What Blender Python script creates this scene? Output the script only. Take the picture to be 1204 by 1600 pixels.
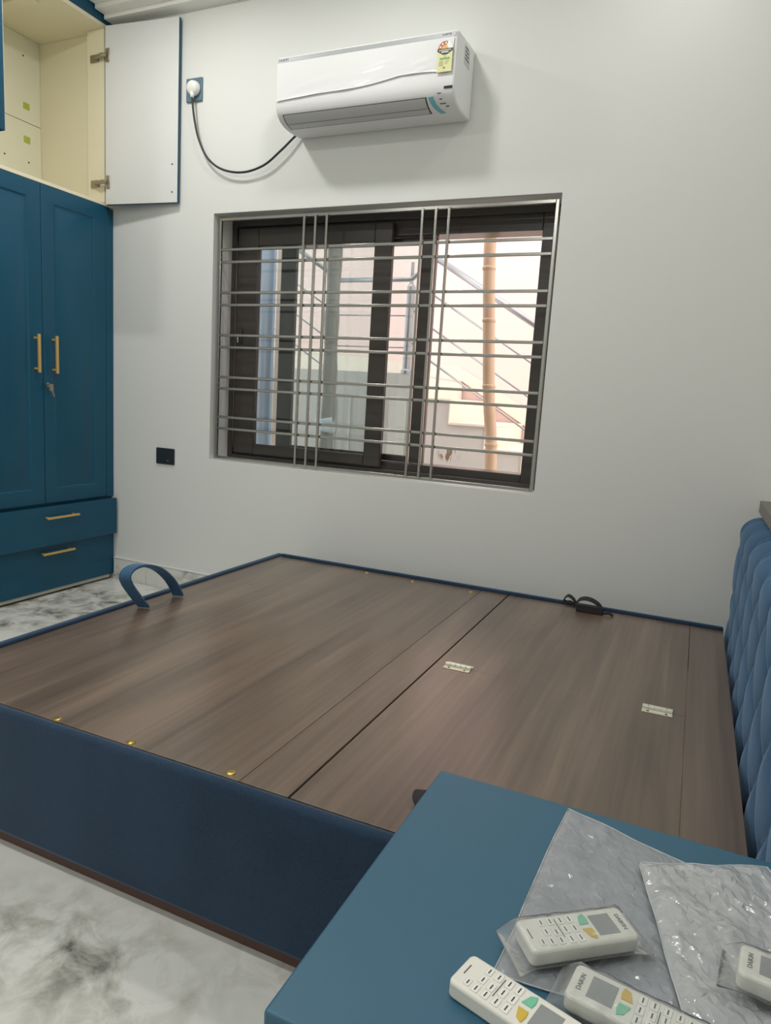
import bpy, bmesh, math, random
from mathutils import Vector, Matrix, Euler, noise
random.seed(7)
scene = bpy.context.scene
COL = scene.collection
for o in list(bpy.data.objects):
    bpy.data.objects.remove(o)

# ------------------------------------------------------------------ camera
W, H, F = 1204, 1600, 1090.77
CAM = Vector((0.0, -2.92787, 1.09326))
ROT = Euler((1.41122, -0.06015, 0.42057), 'XYZ')
cam = bpy.data.cameras.new('camera')
cam.sensor_fit = 'VERTICAL'; cam.sensor_height = 36.0; cam.lens = F * 36.0 / H
cam.clip_start = 0.02
camo = bpy.data.objects.new('camera', cam); COL.objects.link(camo)
camo.location = CAM; camo.rotation_euler = ROT
scene.camera = camo
scene.cycles.transparent_max_bounces = 24
RM = ROT.to_matrix()

def at(px, py, axis, val):
    """pixel of the photograph -> point where its ray meets the plane axis = val"""
    d = RM @ Vector(((px - W / 2) / F, (H / 2 - py) / F, -1))
    t = (val - CAM[axis]) / d[axis]
    return CAM + t * d

# ------------------------------------------------------------------ light
wd = bpy.data.worlds.new('world'); scene.world = wd; wd.use_nodes = True
bg = wd.node_tree.nodes['Background']
bg.inputs[0].default_value = (0.93, 0.96, 1.0, 1); bg.inputs[1].default_value = 4.4
vs = scene.view_settings
vs.view_transform = 'Standard'; vs.look = 'None'; vs.gamma = 1.0; vs.use_curve_mapping = False
vs.exposure = -0.68
LAMPS = [(-2.30, -0.75, 15.5, 'round recessed ceiling downlight over the foot of the bed by the window wall'),
         (-1.28, -0.75, 9.5, 'round recessed ceiling downlight in front of the air conditioner'),
         (-0.22, -0.48, 4.0, 'round recessed ceiling downlight over the headboard by the window wall'),
         (-2.30, -2.45, 25.0, 'round recessed ceiling downlight over the marble floor in front of the wardrobe'),
         (-0.26, -2.45, 15.0, 'round recessed ceiling downlight over the bedside table'),
         (-1.28, -3.80, 22.0, 'round recessed ceiling downlight by the wall opposite the window')]

# ------------------------------------------------------------------ materials
MATS = {}
def srgb(r, g, b):
    f = lambda c: ((c / 255) / 12.92 if c / 255 <= 0.04045 else ((c / 255 + 0.055) / 1.055) ** 2.4)
    return (f(r), f(g), f(b), 1)

def mat(name, col, rough=0.5, metal=0.0, noise_amt=0.06, nscale=(8, 8, 8), bump=0.0, bscale=200, spec=0.5, sheen=0.0, coat=0.0):
    m = bpy.data.materials.new(name); m.use_nodes = True
    nt = m.node_tree; b = nt.nodes['Principled BSDF']
    b.inputs['Roughness'].default_value = rough; b.inputs['Metallic'].default_value = metal
    b.inputs['Specular IOR Level'].default_value = spec
    if sheen: b.inputs['Sheen Weight'].default_value = sheen; b.inputs['Sheen Roughness'].default_value = 0.4
    if coat: b.inputs['Coat Weight'].default_value = coat; b.inputs['Coat Roughness'].default_value = 0.15
    tc = nt.nodes.new('ShaderNodeTexCoord'); mp = nt.nodes.new('ShaderNodeMapping')
    mp.inputs['Scale'].default_value = nscale
    nt.links.new(tc.outputs['Object'], mp.inputs[0])
    n = nt.nodes.new('ShaderNodeTexNoise'); n.inputs['Scale'].default_value = 1; n.inputs['Detail'].default_value = 4
    nt.links.new(mp.outputs[0], n.inputs[0])
    mx = nt.nodes.new('ShaderNodeMix'); mx.data_type = 'RGBA'
    c = Vector(col[:3])
    mx.inputs['A'].default_value = (*(c * (1 - noise_amt)), 1); mx.inputs['B'].default_value = (*(c * (1 + noise_amt)), 1)
    nt.links.new(n.outputs['Fac'], mx.inputs['Factor'])
    nt.links.new(mx.outputs['Result'], b.inputs['Base Color'])
    if bump:
        n2 = nt.nodes.new('ShaderNodeTexNoise'); n2.inputs['Scale'].default_value = bscale; n2.inputs['Detail'].default_value = 3
        nt.links.new(tc.outputs['Object'], n2.inputs[0])
        bp = nt.nodes.new('ShaderNodeBump'); bp.inputs['Strength'].default_value = bump; bp.inputs['Distance'].default_value = 0.002
        nt.links.new(n2.outputs['Fac'], bp.inputs['Height']); nt.links.new(bp.outputs[0], b.inputs['Normal'])
    MATS[name] = m
    return m

def ramp(nt, stops):
    r = nt.nodes.new('ShaderNodeValToRGB'); e = r.color_ramp.elements
    while len(e) < len(stops): e.new(0.5)
    for k, (p, c) in zip(e, stops): k.position = p; k.color = c
    return r

mat('wall', srgb(226, 227, 223), 0.55, noise_amt=0.012, nscale=(1.5, 1.5, 1.5), bump=0.05, bscale=60, spec=0.3)
mat('ceiling', srgb(236, 236, 232), 0.6, noise_amt=0.01)
mat('teal', srgb(12, 78, 104), 0.36, noise_amt=0.05, nscale=(3, 3, 3), spec=0.4)
mat('teal_table_lit', srgb(50, 96, 120), 0.42, noise_amt=0.06, nscale=(4, 4, 4), spec=0.5)  # teal laminate lightened and greyed; reflected haze painted into the base colour
mat('cream', srgb(232, 225, 198), 0.45, noise_amt=0.03, nscale=(2, 2, 2))
mat('cream_back', srgb(232, 229, 205), 0.45, noise_amt=0.02)
mat('white_laminate', srgb(222, 223, 222), 0.35, noise_amt=0.015)
mat('gold', srgb(222, 180, 112), 0.35, 0.4, noise_amt=0.03)
mat('brass', srgb(200, 170, 90), 0.3, 0.9, noise_amt=0.05)
mat('steel', srgb(170, 169, 163), 0.22, 0.95, noise_amt=0.04)
mat('nickel', srgb(165, 155, 138), 0.3, 0.85, noise_amt=0.08)
mat('hinge_steel', srgb(225, 222, 205), 0.35, 0.55, noise_amt=0.06, nscale=(60, 60, 60))
mat('frame', srgb(62, 57, 53), 0.3, noise_amt=0.08, spec=0.5)
mat('ac_white', srgb(232, 233, 232), 0.36, noise_amt=0.005, spec=0.35)
mat('ac_grey', srgb(196, 197, 194), 0.35, noise_amt=0.01)
mat('silver', srgb(170, 173, 174), 0.38, 0.1, noise_amt=0.03)
mat('dark_gap', srgb(48, 50, 50), 0.6, noise_amt=0.05)
mat('text_grey', srgb(66, 70, 76), 0.5, noise_amt=0.02)
mat('plate_blue', srgb(96, 122, 136), 0.4, noise_amt=0.03)
mat('plate_dark', srgb(40, 46, 52), 0.35, noise_amt=0.05)
mat('plug_white', srgb(235, 235, 230), 0.35, noise_amt=0.01)
mat('rubber', srgb(38, 42, 44), 0.5, noise_amt=0.05)
mat('webbing', srgb(40, 38, 38), 0.8, noise_amt=0.15, nscale=(300, 300, 300))
mat('remote', srgb(231, 229, 219), 0.4, noise_amt=0.01)
mat('button', srgb(238, 237, 230), 0.4, noise_amt=0.01)
mat('button_edge', srgb(205, 203, 194), 0.5, noise_amt=0.01)
mat('lcd', srgb(143, 147, 146), 0.25, noise_amt=0.02)
mat('mint', srgb(118, 198, 164), 0.4, noise_amt=0.02)
mat('yellow', srgb(212, 182, 66), 0.4, noise_amt=0.02)
mat('label_yellow', srgb(222, 220, 158), 0.5, noise_amt=0.02)
mat('label_red', srgb(186, 78, 54), 0.5, noise_amt=0.02)
mat('label_black', srgb(56, 58, 54), 0.5, noise_amt=0.02)
mat('label_green', srgb(128, 172, 120), 0.5, noise_amt=0.02)
mat('label_white', srgb(238, 238, 234), 0.5, noise_amt=0.02)
mat('tape_blue', srgb(118, 186, 200), 0.4, noise_amt=0.02)
mat('sticker_green', srgb(176, 190, 72), 0.5, noise_amt=0.12, nscale=(40, 40, 40))
mat('plinth', srgb(92, 66, 58), 0.5, noise_amt=0.08)
mat('ledge', srgb(108, 102, 93), 0.4, noise_amt=0.08, nscale=(3, 0.8, 20))
mat('carcass_edge', srgb(188, 184, 172), 0.5, noise_amt=0.04)
mat('ext_wall', srgb(242, 210, 199), 0.8, noise_amt=0.02, nscale=(1, 1, 1))
mat('ext_cream', srgb(238, 222, 204), 0.8, noise_amt=0.03, nscale=(3, 3, 3))
mat('ext_grey', srgb(206, 198, 190), 0.8, noise_amt=0.06, nscale=(1.5, 1.5, 0.6))
mat('ext_joint', srgb(150, 140, 124), 0.8, noise_amt=0.1)
mat('ground', srgb(190, 182, 170), 0.8, noise_amt=0.12)
mat('ext_steel', srgb(176, 173, 174), 0.3, 0.75, noise_amt=0.03)
mat('bamboo', srgb(202, 168, 138), 0.5, noise_amt=0.16, nscale=(30, 30, 3))
mat('grey_wood', srgb(150, 142, 132), 0.85, noise_amt=0.25, nscale=(14, 14, 5), bump=0.4, bscale=40)
mat('tarp', srgb(186, 202, 220), 0.45, noise_amt=0.2, nscale=(18, 18, 1))
mat('paper', srgb(225, 230, 230), 0.6, noise_amt=0.05)
mat('ext_door', srgb(214, 208, 198), 0.6, noise_amt=0.03)
mat('box_grey', srgb(120, 124, 126), 0.5, noise_amt=0.05)

def velvet(name, lo, hi):
    m = mat(name, lo, 0.85, noise_amt=0.0, sheen=0.55, spec=0.15, bump=0.25, bscale=900)
    nt = m.node_tree; b = nt.nodes['Principled BSDF']
    tc = [n for n in nt.nodes if n.type == 'TEX_COORD'][0]
    n = nt.nodes.new('ShaderNodeTexNoise'); n.inputs['Scale'].default_value = 5; n.inputs['Detail'].default_value = 6
    n2 = nt.nodes.new('ShaderNodeTexNoise'); n2.inputs['Scale'].default_value = 420; n2.inputs['Detail'].default_value = 2
    for k in (n, n2): nt.links.new(tc.outputs['Object'], k.inputs[0])
    ad = nt.nodes.new('ShaderNodeMath'); ad.operation = 'MULTIPLY_ADD'; ad.inputs[1].default_value = 0.5
    ad2 = nt.nodes.new('ShaderNodeMath'); ad2.operation = 'MULTIPLY'; ad2.inputs[1].default_value = 0.5
    nt.links.new(n2.outputs['Fac'], ad2.inputs[0]); nt.links.new(n.outputs['Fac'], ad.inputs[0]); nt.links.new(ad2.outputs[0], ad.inputs[2])
    r = ramp(nt, [(0.3, lo), (0.7, hi)])
    nt.links.new(ad.outputs[0], r.inputs[0]); nt.links.new(r.outputs[0], b.inputs['Base Color'])
    b.inputs['Sheen Tint'].default_value = (0.45, 0.62, 0.85, 1)
    return m
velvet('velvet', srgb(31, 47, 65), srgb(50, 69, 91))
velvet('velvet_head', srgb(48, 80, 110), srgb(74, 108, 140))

def wood(name, dark, mid, light, rough=0.29):
    m = mat(name, mid, rough, noise_amt=0, spec=0.9)
    nt = m.node_tree; b = nt.nodes['Principled BSDF']
    tc = [n for n in nt.nodes if n.type == 'TEX_COORD'][0]
    def band(scale, det, dist):
        mp = nt.nodes.new('ShaderNodeMapping'); mp.inputs['Scale'].default_value = scale
        nt.links.new(tc.outputs['Object'], mp.inputs[0])
        k = nt.nodes.new('ShaderNodeTexNoise'); k.inputs['Scale'].default_value = 1; k.inputs['Detail'].default_value = det; k.inputs['Distortion'].default_value = dist
        nt.links.new(mp.outputs[0], k.inputs[0]); return k
    a = band((7, 0.7, 7), 4, 0.6); c = band((70, 1.6, 70), 5, 0.3)
    mx = nt.nodes.new('ShaderNodeMath'); mx.operation = 'MULTIPLY_ADD'; mx.inputs[1].default_value = 0.68
    m2 = nt.nodes.new('ShaderNodeMath'); m2.operation = 'MULTIPLY'; m2.inputs[1].default_value = 0.32
    nt.links.new(c.outputs['Fac'], m2.inputs[0]); nt.links.new(a.outputs['Fac'], mx.inputs[0]); nt.links.new(m2.outputs[0], mx.inputs[2])
    r = ramp(nt, [(0.3, dark), (0.5, mid), (0.72, light)])
    nt.links.new(mx.outputs[0], r.inputs[0]); nt.links.new(r.outputs[0], b.inputs['Base Color'])
    return m
wood('wood', srgb(74, 62, 52), srgb(106, 90, 77), srgb(136, 116, 100))
mat('edge_band', srgb(168, 146, 120), 0.5, noise_amt=0.25, nscale=(8, 8, 8))

def marble(name, rough=0.18, scale=1.0, streak=(1, 1, 1)):
    m = mat(name, srgb(205, 205, 198), rough, noise_amt=0, spec=0.5)
    nt = m.node_tree; b = nt.nodes['Principled BSDF']
    tc = [n for n in nt.nodes if n.type == 'TEX_COORD'][0]
    mp = nt.nodes.new('ShaderNodeMapping'); mp.inputs['Scale'].default_value = streak; mp.inputs['Rotation'].default_value = (0, 0, 0.5); mp.inputs['Location'].default_value = (0.6, 0.4, 0)
    nt.links.new(tc.outputs['Object'], mp.inputs[0])
    big = nt.nodes.new('ShaderNodeTexNoise'); big.inputs['Scale'].default_value = 1.9 * scale; big.inputs['Detail'].default_value = 3; big.inputs['Distortion'].default_value = 0.8
    fine = nt.nodes.new('ShaderNodeTexNoise'); fine.inputs['Scale'].default_value = 11 * scale; fine.inputs['Detail'].default_value = 8; fine.inputs['Distortion'].default_value = 0.5; fine.inputs['Roughness'].default_value = 0.62
    for k in (big, fine): nt.links.new(mp.outputs[0], k.inputs[0])
    r1 = ramp(nt, [(0.47, (0, 0, 0, 1)), (0.68, (1, 1, 1, 1))]); nt.links.new(big.outputs['Fac'], r1.inputs[0])
    vm = nt.nodes.new('ShaderNodeVectorMath'); vm.operation = 'SUBTRACT'; vm.inputs[1].default_value = (-0.98, -2.06, 0)
    nt.links.new(tc.outputs['Object'], vm.inputs[0])
    vr = nt.nodes.new('ShaderNodeMapping'); vr.inputs['Rotation'].default_value = (0, 0, 0.45); vr.inputs['Scale'].default_value = (2.3, 4.6, 0)
    nt.links.new(vm.outputs[0], vr.inputs[0])
    ln = nt.nodes.new('ShaderNodeVectorMath'); ln.operation = 'LENGTH'; nt.links.new(vr.outputs[0], ln.inputs[0])
    rc = ramp(nt, [(0.05, (1, 1, 1, 1)), (0.95, (0, 0, 0, 1))]); nt.links.new(ln.outputs['Value'], rc.inputs[0])
    mxm = nt.nodes.new('ShaderNodeMath'); mxm.operation = 'MAXIMUM'
    nt.links.new(r1.outputs[0], mxm.inputs[0]); nt.links.new(rc.outputs[0], mxm.inputs[1])
    r2 = ramp(nt, [(0.40, (0, 0, 0, 1)), (0.64, (1, 1, 1, 1))]); nt.links.new(fine.outputs['Fac'], r2.inputs[0])
    mul = nt.nodes.new('ShaderNodeMath'); mul.operation = 'MULTIPLY'
    nt.links.new(mxm.outputs[0], mul.inputs[0]); nt.links.new(r2.outputs[0], mul.inputs[1])
    col = ramp(nt, [(0.0, srgb(222, 222, 216)), (0.35, srgb(196, 195, 186)), (0.75, srgb(152, 152, 144)), (1.0, srgb(108, 109, 105))])
    nt.links.new(mul.outputs[0], col.inputs[0])
    nt.links.new(col.outputs[0], b.inputs['Base Color'])
    return m
marble('marble'); marble('marble_skirt', 0.3, 1.6, (1, 1, 2.2))

def film(name, opacity, tint, rough=0.12, gloss=1.3, wr=18, bump=0.6, var=0.35):
    """clear polythene: mostly see-through, milky where it folds, sharp glints"""
    m = bpy.data.materials.new(name); m.use_nodes = True; nt = m.node_tree; nt.nodes.clear()
    out = nt.nodes.new('ShaderNodeOutputMaterial')
    tr = nt.nodes.new('ShaderNodeBsdfTransparent'); tr.inputs[0].default_value = (0.96, 0.97, 0.97, 1)
    df = nt.nodes.new('ShaderNodeBsdfPrincipled'); df.inputs['Base Color'].default_value = tint; df.inputs['Roughness'].default_value = 0.5
    gl = nt.nodes.new('ShaderNodeBsdfGlossy'); gl.inputs['Roughness'].default_value = rough
    tc = nt.nodes.new('ShaderNodeTexCoord')
    n = nt.nodes.new('ShaderNodeTexNoise'); n.inputs['Scale'].default_value = wr; n.inputs['Detail'].default_value = 4; n.inputs['Distortion'].default_value = 1.0
    nt.links.new(tc.outputs['Object'], n.inputs[0])
    bp = nt.nodes.new('ShaderNodeBump'); bp.inputs['Strength'].default_value = bump; bp.inputs['Distance'].default_value = 0.004
    nt.links.new(n.outputs['Fac'], bp.inputs['Height'])
    nt.links.new(bp.outputs[0], gl.inputs['Normal']); nt.links.new(bp.outputs[0], df.inputs['Normal'])
    r = ramp(nt, [(0.3, (opacity * (1 - var),) * 3 + (1,)), (0.7, (min(1, opacity * (1 + var)),) * 3 + (1,))])
    nt.links.new(n.outputs['Fac'], r.inputs[0])
    m1 = nt.nodes.new('ShaderNodeMixShader'); nt.links.new(r.outputs[0], m1.inputs[0]); nt.links.new(tr.outputs[0], m1.inputs[1]); nt.links.new(df.outputs[0], m1.inputs[2])
    fr = nt.nodes.new('ShaderNodeFresnel'); fr.inputs['IOR'].default_value = gloss; nt.links.new(bp.outputs[0], fr.inputs['Normal'])
    m2 = nt.nodes.new('ShaderNodeMixShader'); nt.links.new(fr.outputs[0], m2.inputs[0]); nt.links.new(m1.outputs[0], m2.inputs[1]); nt.links.new(gl.outputs[0], m2.inputs[2])
    nt.links.new(m2.outputs[0], out.inputs[0]); MATS[name] = m
film('film_sleeve', 0.50, srgb(190, 195, 200), 0.10, 1.4, 20, 0.5, 0.15)
film('film_bag', 0.52, srgb(216, 219, 220), 0.10, 1.45, 30, 0.5, 0.15)
film('film_pouch', 0.17, srgb(205, 208, 208), 0.12, 1.25, 30, 0.3)
film('film_rim', 0.7, srgb(215, 218, 220), 0.12, 1.3, 20, 0.2)
mat('film_panel', srgb(232, 233, 232), 0.16, noise_amt=0.005, spec=0.6)

def glass(name, tint):
    m = bpy.data.materials.new(name); m.use_nodes = True; nt = m.node_tree; nt.nodes.clear()
    out = nt.nodes.new('ShaderNodeOutputMaterial')
    tr = nt.nodes.new('ShaderNodeBsdfTransparent'); tr.inputs[0].default_value = tint
    gl = nt.nodes.new('ShaderNodeBsdfGlossy'); gl.inputs['Roughness'].default_value = 0.02
    fr = nt.nodes.new('ShaderNodeFresnel'); fr.inputs[0].default_value = 1.5
    mx = nt.nodes.new('ShaderNodeMixShader')
    nt.links.new(fr.outputs[0], mx.inputs[0]); nt.links.new(tr.outputs[0], mx.inputs[1]); nt.links.new(gl.outputs[0], mx.inputs[2])
    nt.links.new(mx.outputs[0], out.inputs[0]); MATS[name] = m
glass('glass', (0.86, 0.90, 0.90, 1))

def emis(name, col, s):
    m = bpy.data.materials.new(name); m.use_nodes = True; nt = m.node_tree; nt.nodes.clear()
    out = nt.nodes.new('ShaderNodeOutputMaterial'); e = nt.nodes.new('ShaderNodeEmission')
    e.inputs[0].default_value = col; e.inputs[1].default_value = s
    nt.links.new(e.outputs[0], out.inputs[0]); MATS[name] = m
emis('lamp_glow', (1, 0.97, 0.91, 1), 8)

# ------------------------------------------------------------------ mesh helpers
class MB:
    def __init__(s): s.v = []; s.f = []
    def add(s, vs, fs):
        n = len(s.v); s.v += [tuple(v) for v in vs]; s.f += [tuple(i + n for i in f) for f in fs]; return s
    def box(s, x0, x1, y0, y1, z0, z1):
        x0, x1 = sorted((x0, x1)); y0, y1 = sorted((y0, y1)); z0, z1 = sorted((z0, z1))
        return s.add([(x0, y0, z0), (x1, y0, z0), (x1, y1, z0), (x0, y1, z0), (x0, y0, z1), (x1, y0, z1), (x1, y1, z1), (x0, y1, z1)],
                     [(3, 2, 1, 0), (4, 5, 6, 7), (0, 1, 5, 4), (1, 2, 6, 5), (2, 3, 7, 6), (3, 0, 4, 7)])
    def tube(s, pts, r, n=10, cap=True):
        pts = [Vector(p) for p in pts]; rs = r if isinstance(r, (list, tuple)) else [r] * len(pts)
        up = None; rings = []
        for i, p in enumerate(pts):
            d = (pts[min(i + 1, len(pts) - 1)] - pts[max(i - 1, 0)]).normalized()
            if up is None:
                up = Vector((0, 0, 1)) if abs(d.z) < 0.9 else Vector((1, 0, 0))
            a = d.cross(up).normalized(); up = a.cross(d).normalized()
            rings.append([p + (a * math.cos(2 * math.pi * k / n) + up * math.sin(2 * math.pi * k / n)) * rs[i] for k in range(n)])
        fs = []
        for i in range(len(pts) - 1):
            for k in range(n):
                fs.append((i * n + k, i * n + (k + 1) % n, (i + 1) * n + (k + 1) % n, (i + 1) * n + k))
        if cap: fs += [tuple(range(n - 1, -1, -1)), tuple((len(pts) - 1) * n + k for k in range(n))]
        return s.add([v for r_ in rings for v in r_], fs)
    def cyl(s, c, axis, r, h, n=20):
        a = Vector(axis).normalized(); c = Vector(c)
        return s.tube([c, c + a * h], r, n)
    def prism(s, poly, axis, a, b):
        """poly: 2D points in the two other axes (cyclic order x,y,z), extruded along axis from a to b"""
        def P(u, v, w):
            return {0: (w, u, v), 1: (u, w, v), 2: (u, v, w)}[axis]
        n = len(poly)
        vs_ = [P(u, v, a) for u, v in poly] + [P(u, v, b) for u, v in poly]
        fs = [tuple(range(n)), tuple(range(2 * n - 1, n - 1, -1))] + [(i, i + n, (i + 1) % n + n, (i + 1) % n) for i in range(n)]
        return s.add(vs_, fs)
    def grid(s, fn, nu, nv):
        vs_ = [fn(i / nu, j / nv) for j in range(nv + 1) for i in range(nu + 1)]
        fs = [(j * (nu + 1) + i, j * (nu + 1) + i + 1, (j + 1) * (nu + 1) + i + 1, (j + 1) * (nu + 1) + i) for j in range(nv) for i in range(nu)]
        return s.add(vs_, fs)

def link(name, mb, m, parent=None, root=None, bevel=0, seg=2, smooth=False, angle=30, solid=0, raw=False):
    me = bpy.data.meshes.new(name)
    off = Vector(root.location) if (root is not None and not raw) else Vector((0, 0, 0))
    me.from_pydata([Vector(v) - off for v in mb.v], [], mb.f)
    bm = bmesh.new(); bm.from_mesh(me); bmesh.ops.recalc_face_normals(bm, faces=bm.faces)
    if smooth:
        for f in bm.faces: f.smooth = True
    bm.to_mesh(me); bm.free()
    me.materials.append(MATS[m])
    o = bpy.data.objects.new(name, me); COL.objects.link(o)
    if parent: o.parent = parent
    if solid:
        k = o.modifiers.new('solid', 'SOLIDIFY'); k.thickness = solid; k.offset = 0
    if bevel:
        k = o.modifiers.new('bevel', 'BEVEL'); k.width = bevel; k.segments = seg; k.limit_method = 'ANGLE'; k.angle_limit = math.radians(angle)
        k.harden_normals = False
        for p in me.polygons: p.use_smooth = True
        me.set_sharp_from_angle(angle=math.radians(50)) if not smooth else None
    return o

class Thing:
    def __init__(s, name, label, cat, loc, rz=0, group=None, kind=None):
        o = bpy.data.objects.new(name, None); COL.objects.link(o); o.empty_display_size = 0.05
        o.location = loc; o.rotation_euler = (0, 0, rz); s.o = o
        if label: o['label'] = label
        if cat: o['category'] = cat
        if group: o['group'] = group
        if kind: o['kind'] = kind
    def part(s, name, mb, m, parent=None, label=None, raw=False, **kw):
        o = link(name, mb, m, parent or s.o, s.o, raw=raw, **kw)
        if label: o['label'] = label
        return o

def single(name, label, cat, mb, m, loc=(0, 0, 0), group=None, kind=None, **kw):
    class R: location = Vector(loc)
    o = link(name, mb, m, None, R, **kw); o.location = loc
    if label: o['label'] = label
    if cat: o['category'] = cat
    if group: o['group'] = group
    if kind: o['kind'] = kind
    return o

def struct(name, label, mb, m, **kw):
    o = link(name, mb, m, **kw); o['kind'] = 'structure'; o['label'] = label
    return o

def text(name, body, size, mtx, m, parent, extr=0.0002, label=None, sx=1.0):
    cu = bpy.data.curves.new(name, 'FONT'); cu.body = body; cu.size = size; cu.extrude = extr
    cu.align_x = 'CENTER'; cu.align_y = 'CENTER'; cu.resolution_u = 3
    t = bpy.data.objects.new('tmp', cu); COL.objects.link(t)
    dg = bpy.context.evaluated_depsgraph_get()
    me = bpy.data.meshes.new_from_object(t.evaluated_get(dg)); me.name = name
    bpy.data.objects.remove(t)
    me.transform(mtx @ Matrix.Diagonal((sx, 1, 1, 1)))
    me.materials.clear(); me.materials.append(MATS[m])
    o = bpy.data.objects.new(name, me); COL.objects.link(o); o.parent = parent
    if label: o['label'] = label
    return o

def ribbon(pts, wdir, width, thick):
    """flat strap that follows pts; wdir = direction of its width"""
    pts = [Vector(p) for p in pts]; w = Vector(wdir).normalized() * width / 2; mb = MB(); vs_ = []
    for i, p in enumerate(pts):
        d = (pts[min(i + 1, len(pts) - 1)] - pts[max(i - 1, 0)]).normalized()
        n = d.cross(w).normalized() * thick / 2
        vs_ += [p - w - n, p + w - n, p + w + n, p - w + n]
    fs = [(0, 1, 2, 3), tuple(len(vs_) - 4 + k for k in (3, 2, 1, 0))]
    for i in range(len(pts) - 1):
        for k in range(4):
            fs.append((i * 4 + k, (i + 1) * 4 + k, (i + 1) * 4 + (k + 1) % 4, i * 4 + (k + 1) % 4))
    return mb.add(vs_, fs)

def smooth_path(pts, n=6):
    pts = [Vector(p) for p in pts]; out = []
    for i in range(len(pts) - 1):
        p0 = pts[max(i - 1, 0)]; p1 = pts[i]; p2 = pts[i + 1]; p3 = pts[min(i + 2, len(pts) - 1)]
        for k in range(n):
            t = k / n
            out.append(0.5 * ((2 * p1) + (p2 - p0) * t + (2 * p0 - 5 * p1 + 4 * p2 - p3) * t * t + (3 * p1 - p0 - 3 * p2 + p3) * t ** 3))
    return out + [pts[-1]]

# ------------------------------------------------------------------ room shell
XL, XR, YF, ZC = -3.46, 0.285, -4.4, 2.95
WX0, WX1, WZ0, WZ1 = -2.2864, -0.600, 0.7352, 1.9405
WT = 0.28
struct('floor', 'polished white marble floor with grey cloudy veins', MB().box(XL - .15, XR + .15, YF - .15, 0, -0.1, 0), 'marble')
wb = MB().box(XL - .15, WX0, 0, WT, 0, 3.1).box(WX1, XR + .15, 0, WT, 0, 3.1).box(WX0, WX1, 0, WT, 0, WZ0).box(WX0, WX1, 0, WT, WZ1, 3.1)
struct('wall_back', 'white painted wall holding the window and air conditioner', wb, 'wall')
struct('wall_left', 'white painted wall behind the wardrobe', MB().box(XL - .15, XL, YF, 0, 0, 3.1), 'wall')
struct('wall_right', 'white painted wall behind the headboard', MB().box(XR, XR + .15, YF, 0, 0, 3.1), 'wall')
struct('wall_front', 'white painted wall opposite the window', MB().box(XL, XR, YF - .15, YF, 0, 3.1), 'wall')
struct('ceiling', 'white flat ceiling', MB().box(XL, XR, YF, 0, ZC, 3.1), 'ceiling')
cp = [(0, 2.868), (-.070, 2.868), (-.070, 2.888), (-.128, 2.888), (-.128, 2.908), (-.186, 2.908), (-.186, 2.928), (-.244, 2.928), (-.244, ZC), (0, ZC)]
struct('trim_1', 'stepped white plaster cornice above the window wall', MB().prism(cp, 0, -2.925, XR), 'ceiling')
bb = bpy.data.objects.new('baseboard_back', None); COL.objects.link(bb); bb['kind'] = 'structure'; bb['label'] = 'grey veined marble skirting below the window wall'
x = -2.925
for wl in (0.235, 0.6, 0.6, 0.6, 0.6, 0.57):
    o = link('skirting_tile', MB().box(x + .001, x + wl - .001, -0.014, 0, 0, 0.121), 'marble_skirt', bb, bevel=0.002); x += wl
o = link('skirting_cap', MB().box(-2.925, XR, -0.016, 0, 0.121, 0.127), 'white_laminate', bb, bevel=0.001)

# ------------------------------------------------------------------ window
w = Thing('window_1', 'dark brown sliding window set deep in the white wall', None, (-1.443, 0.2, WZ0), kind='structure')
def rect_frame(x0, x1, z0, z1, l, r, b, t, y0, y1):
    return MB().box(x0, x0 + l, y0, y1, z0, z1).box(x1 - r, x1, y0, y1, z0, z1).box(x0 + l, x1 - r, y0, y1, z0, z0 + b).box(x0 + l, x1 - r, y0, y1, z1 - t, z1)
w.part('frame', rect_frame(WX0, WX1, WZ0, WZ1, .042, .103, .062, .098, .170, WT), 'frame', bevel=0.003)
w.part('outer_track', rect_frame(WX0, WX1, WZ0, WZ1, .030, .030, .026, .030, .150, .168), 'frame', bevel=0.003)
s1 = w.part('sash', rect_frame(-2.235, -1.383, .772, 1.897, .122, .089, .052, .086, .134, .166), 'frame', bevel=0.004)
w.part('pane', MB().box(-2.113, -1.472, .148, .152, .824, 1.811), 'glass', s1)
hp = MB().box(-2.226, -2.196, .126, .134, 1.335, 1.41)
lt = w.part('latch', hp, 'frame', s1, bevel=0.003)
w.part('latch_lever', MB().tube([(-2.211, .126, 1.372), (-2.211, .112, 1.372), (-2.205, .108, 1.335)], [.007, .006, .004], 8), 'steel', s1, label='small bright metal latch lever')
s2 = w.part('sash', rect_frame(-2.022, -1.192, .800, 1.840, .084, .084, .030, .030, .205, .237), 'frame', bevel=0.004)
w.part('pane', MB().box(-1.938, -1.276, .219, .223, .830, 1.810), 'glass', s2)

g = Thing('window_grille', 'stainless steel security grille of paired bars in the window opening', 'grille', (-1.443, .03, WZ0))
g.part('frame', rect_frame(-2.272, -0.612, .742, 1.925, .014, .014, .014, .016, .023, .037), 'steel', bevel=0.002)
for z in (1.775, 1.716, 1.570, 1.511, 1.364, 1.305, 1.157, 1.100, 0.956, 0.898):
    g.part('bar', MB().box(-2.258, -.626, .0255, .0365, z - .0065, z + .0065), 'steel', bevel=0.002)
for xx in (-1.783, -1.723, -1.664, -1.194, -1.132, -1.073):
    g.part('bar', MB().box(xx - .006, xx + .006, .013, .0253, .752, 1.915), 'steel', bevel=0.002)
for z in (1.74, 1.54, 1.335, 1.125, .93):
    g.part('fixing_screw', MB().cyl((-2.2575, .03, z), (1, 0, 0), .004, .003, 8), 'nickel')

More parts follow.
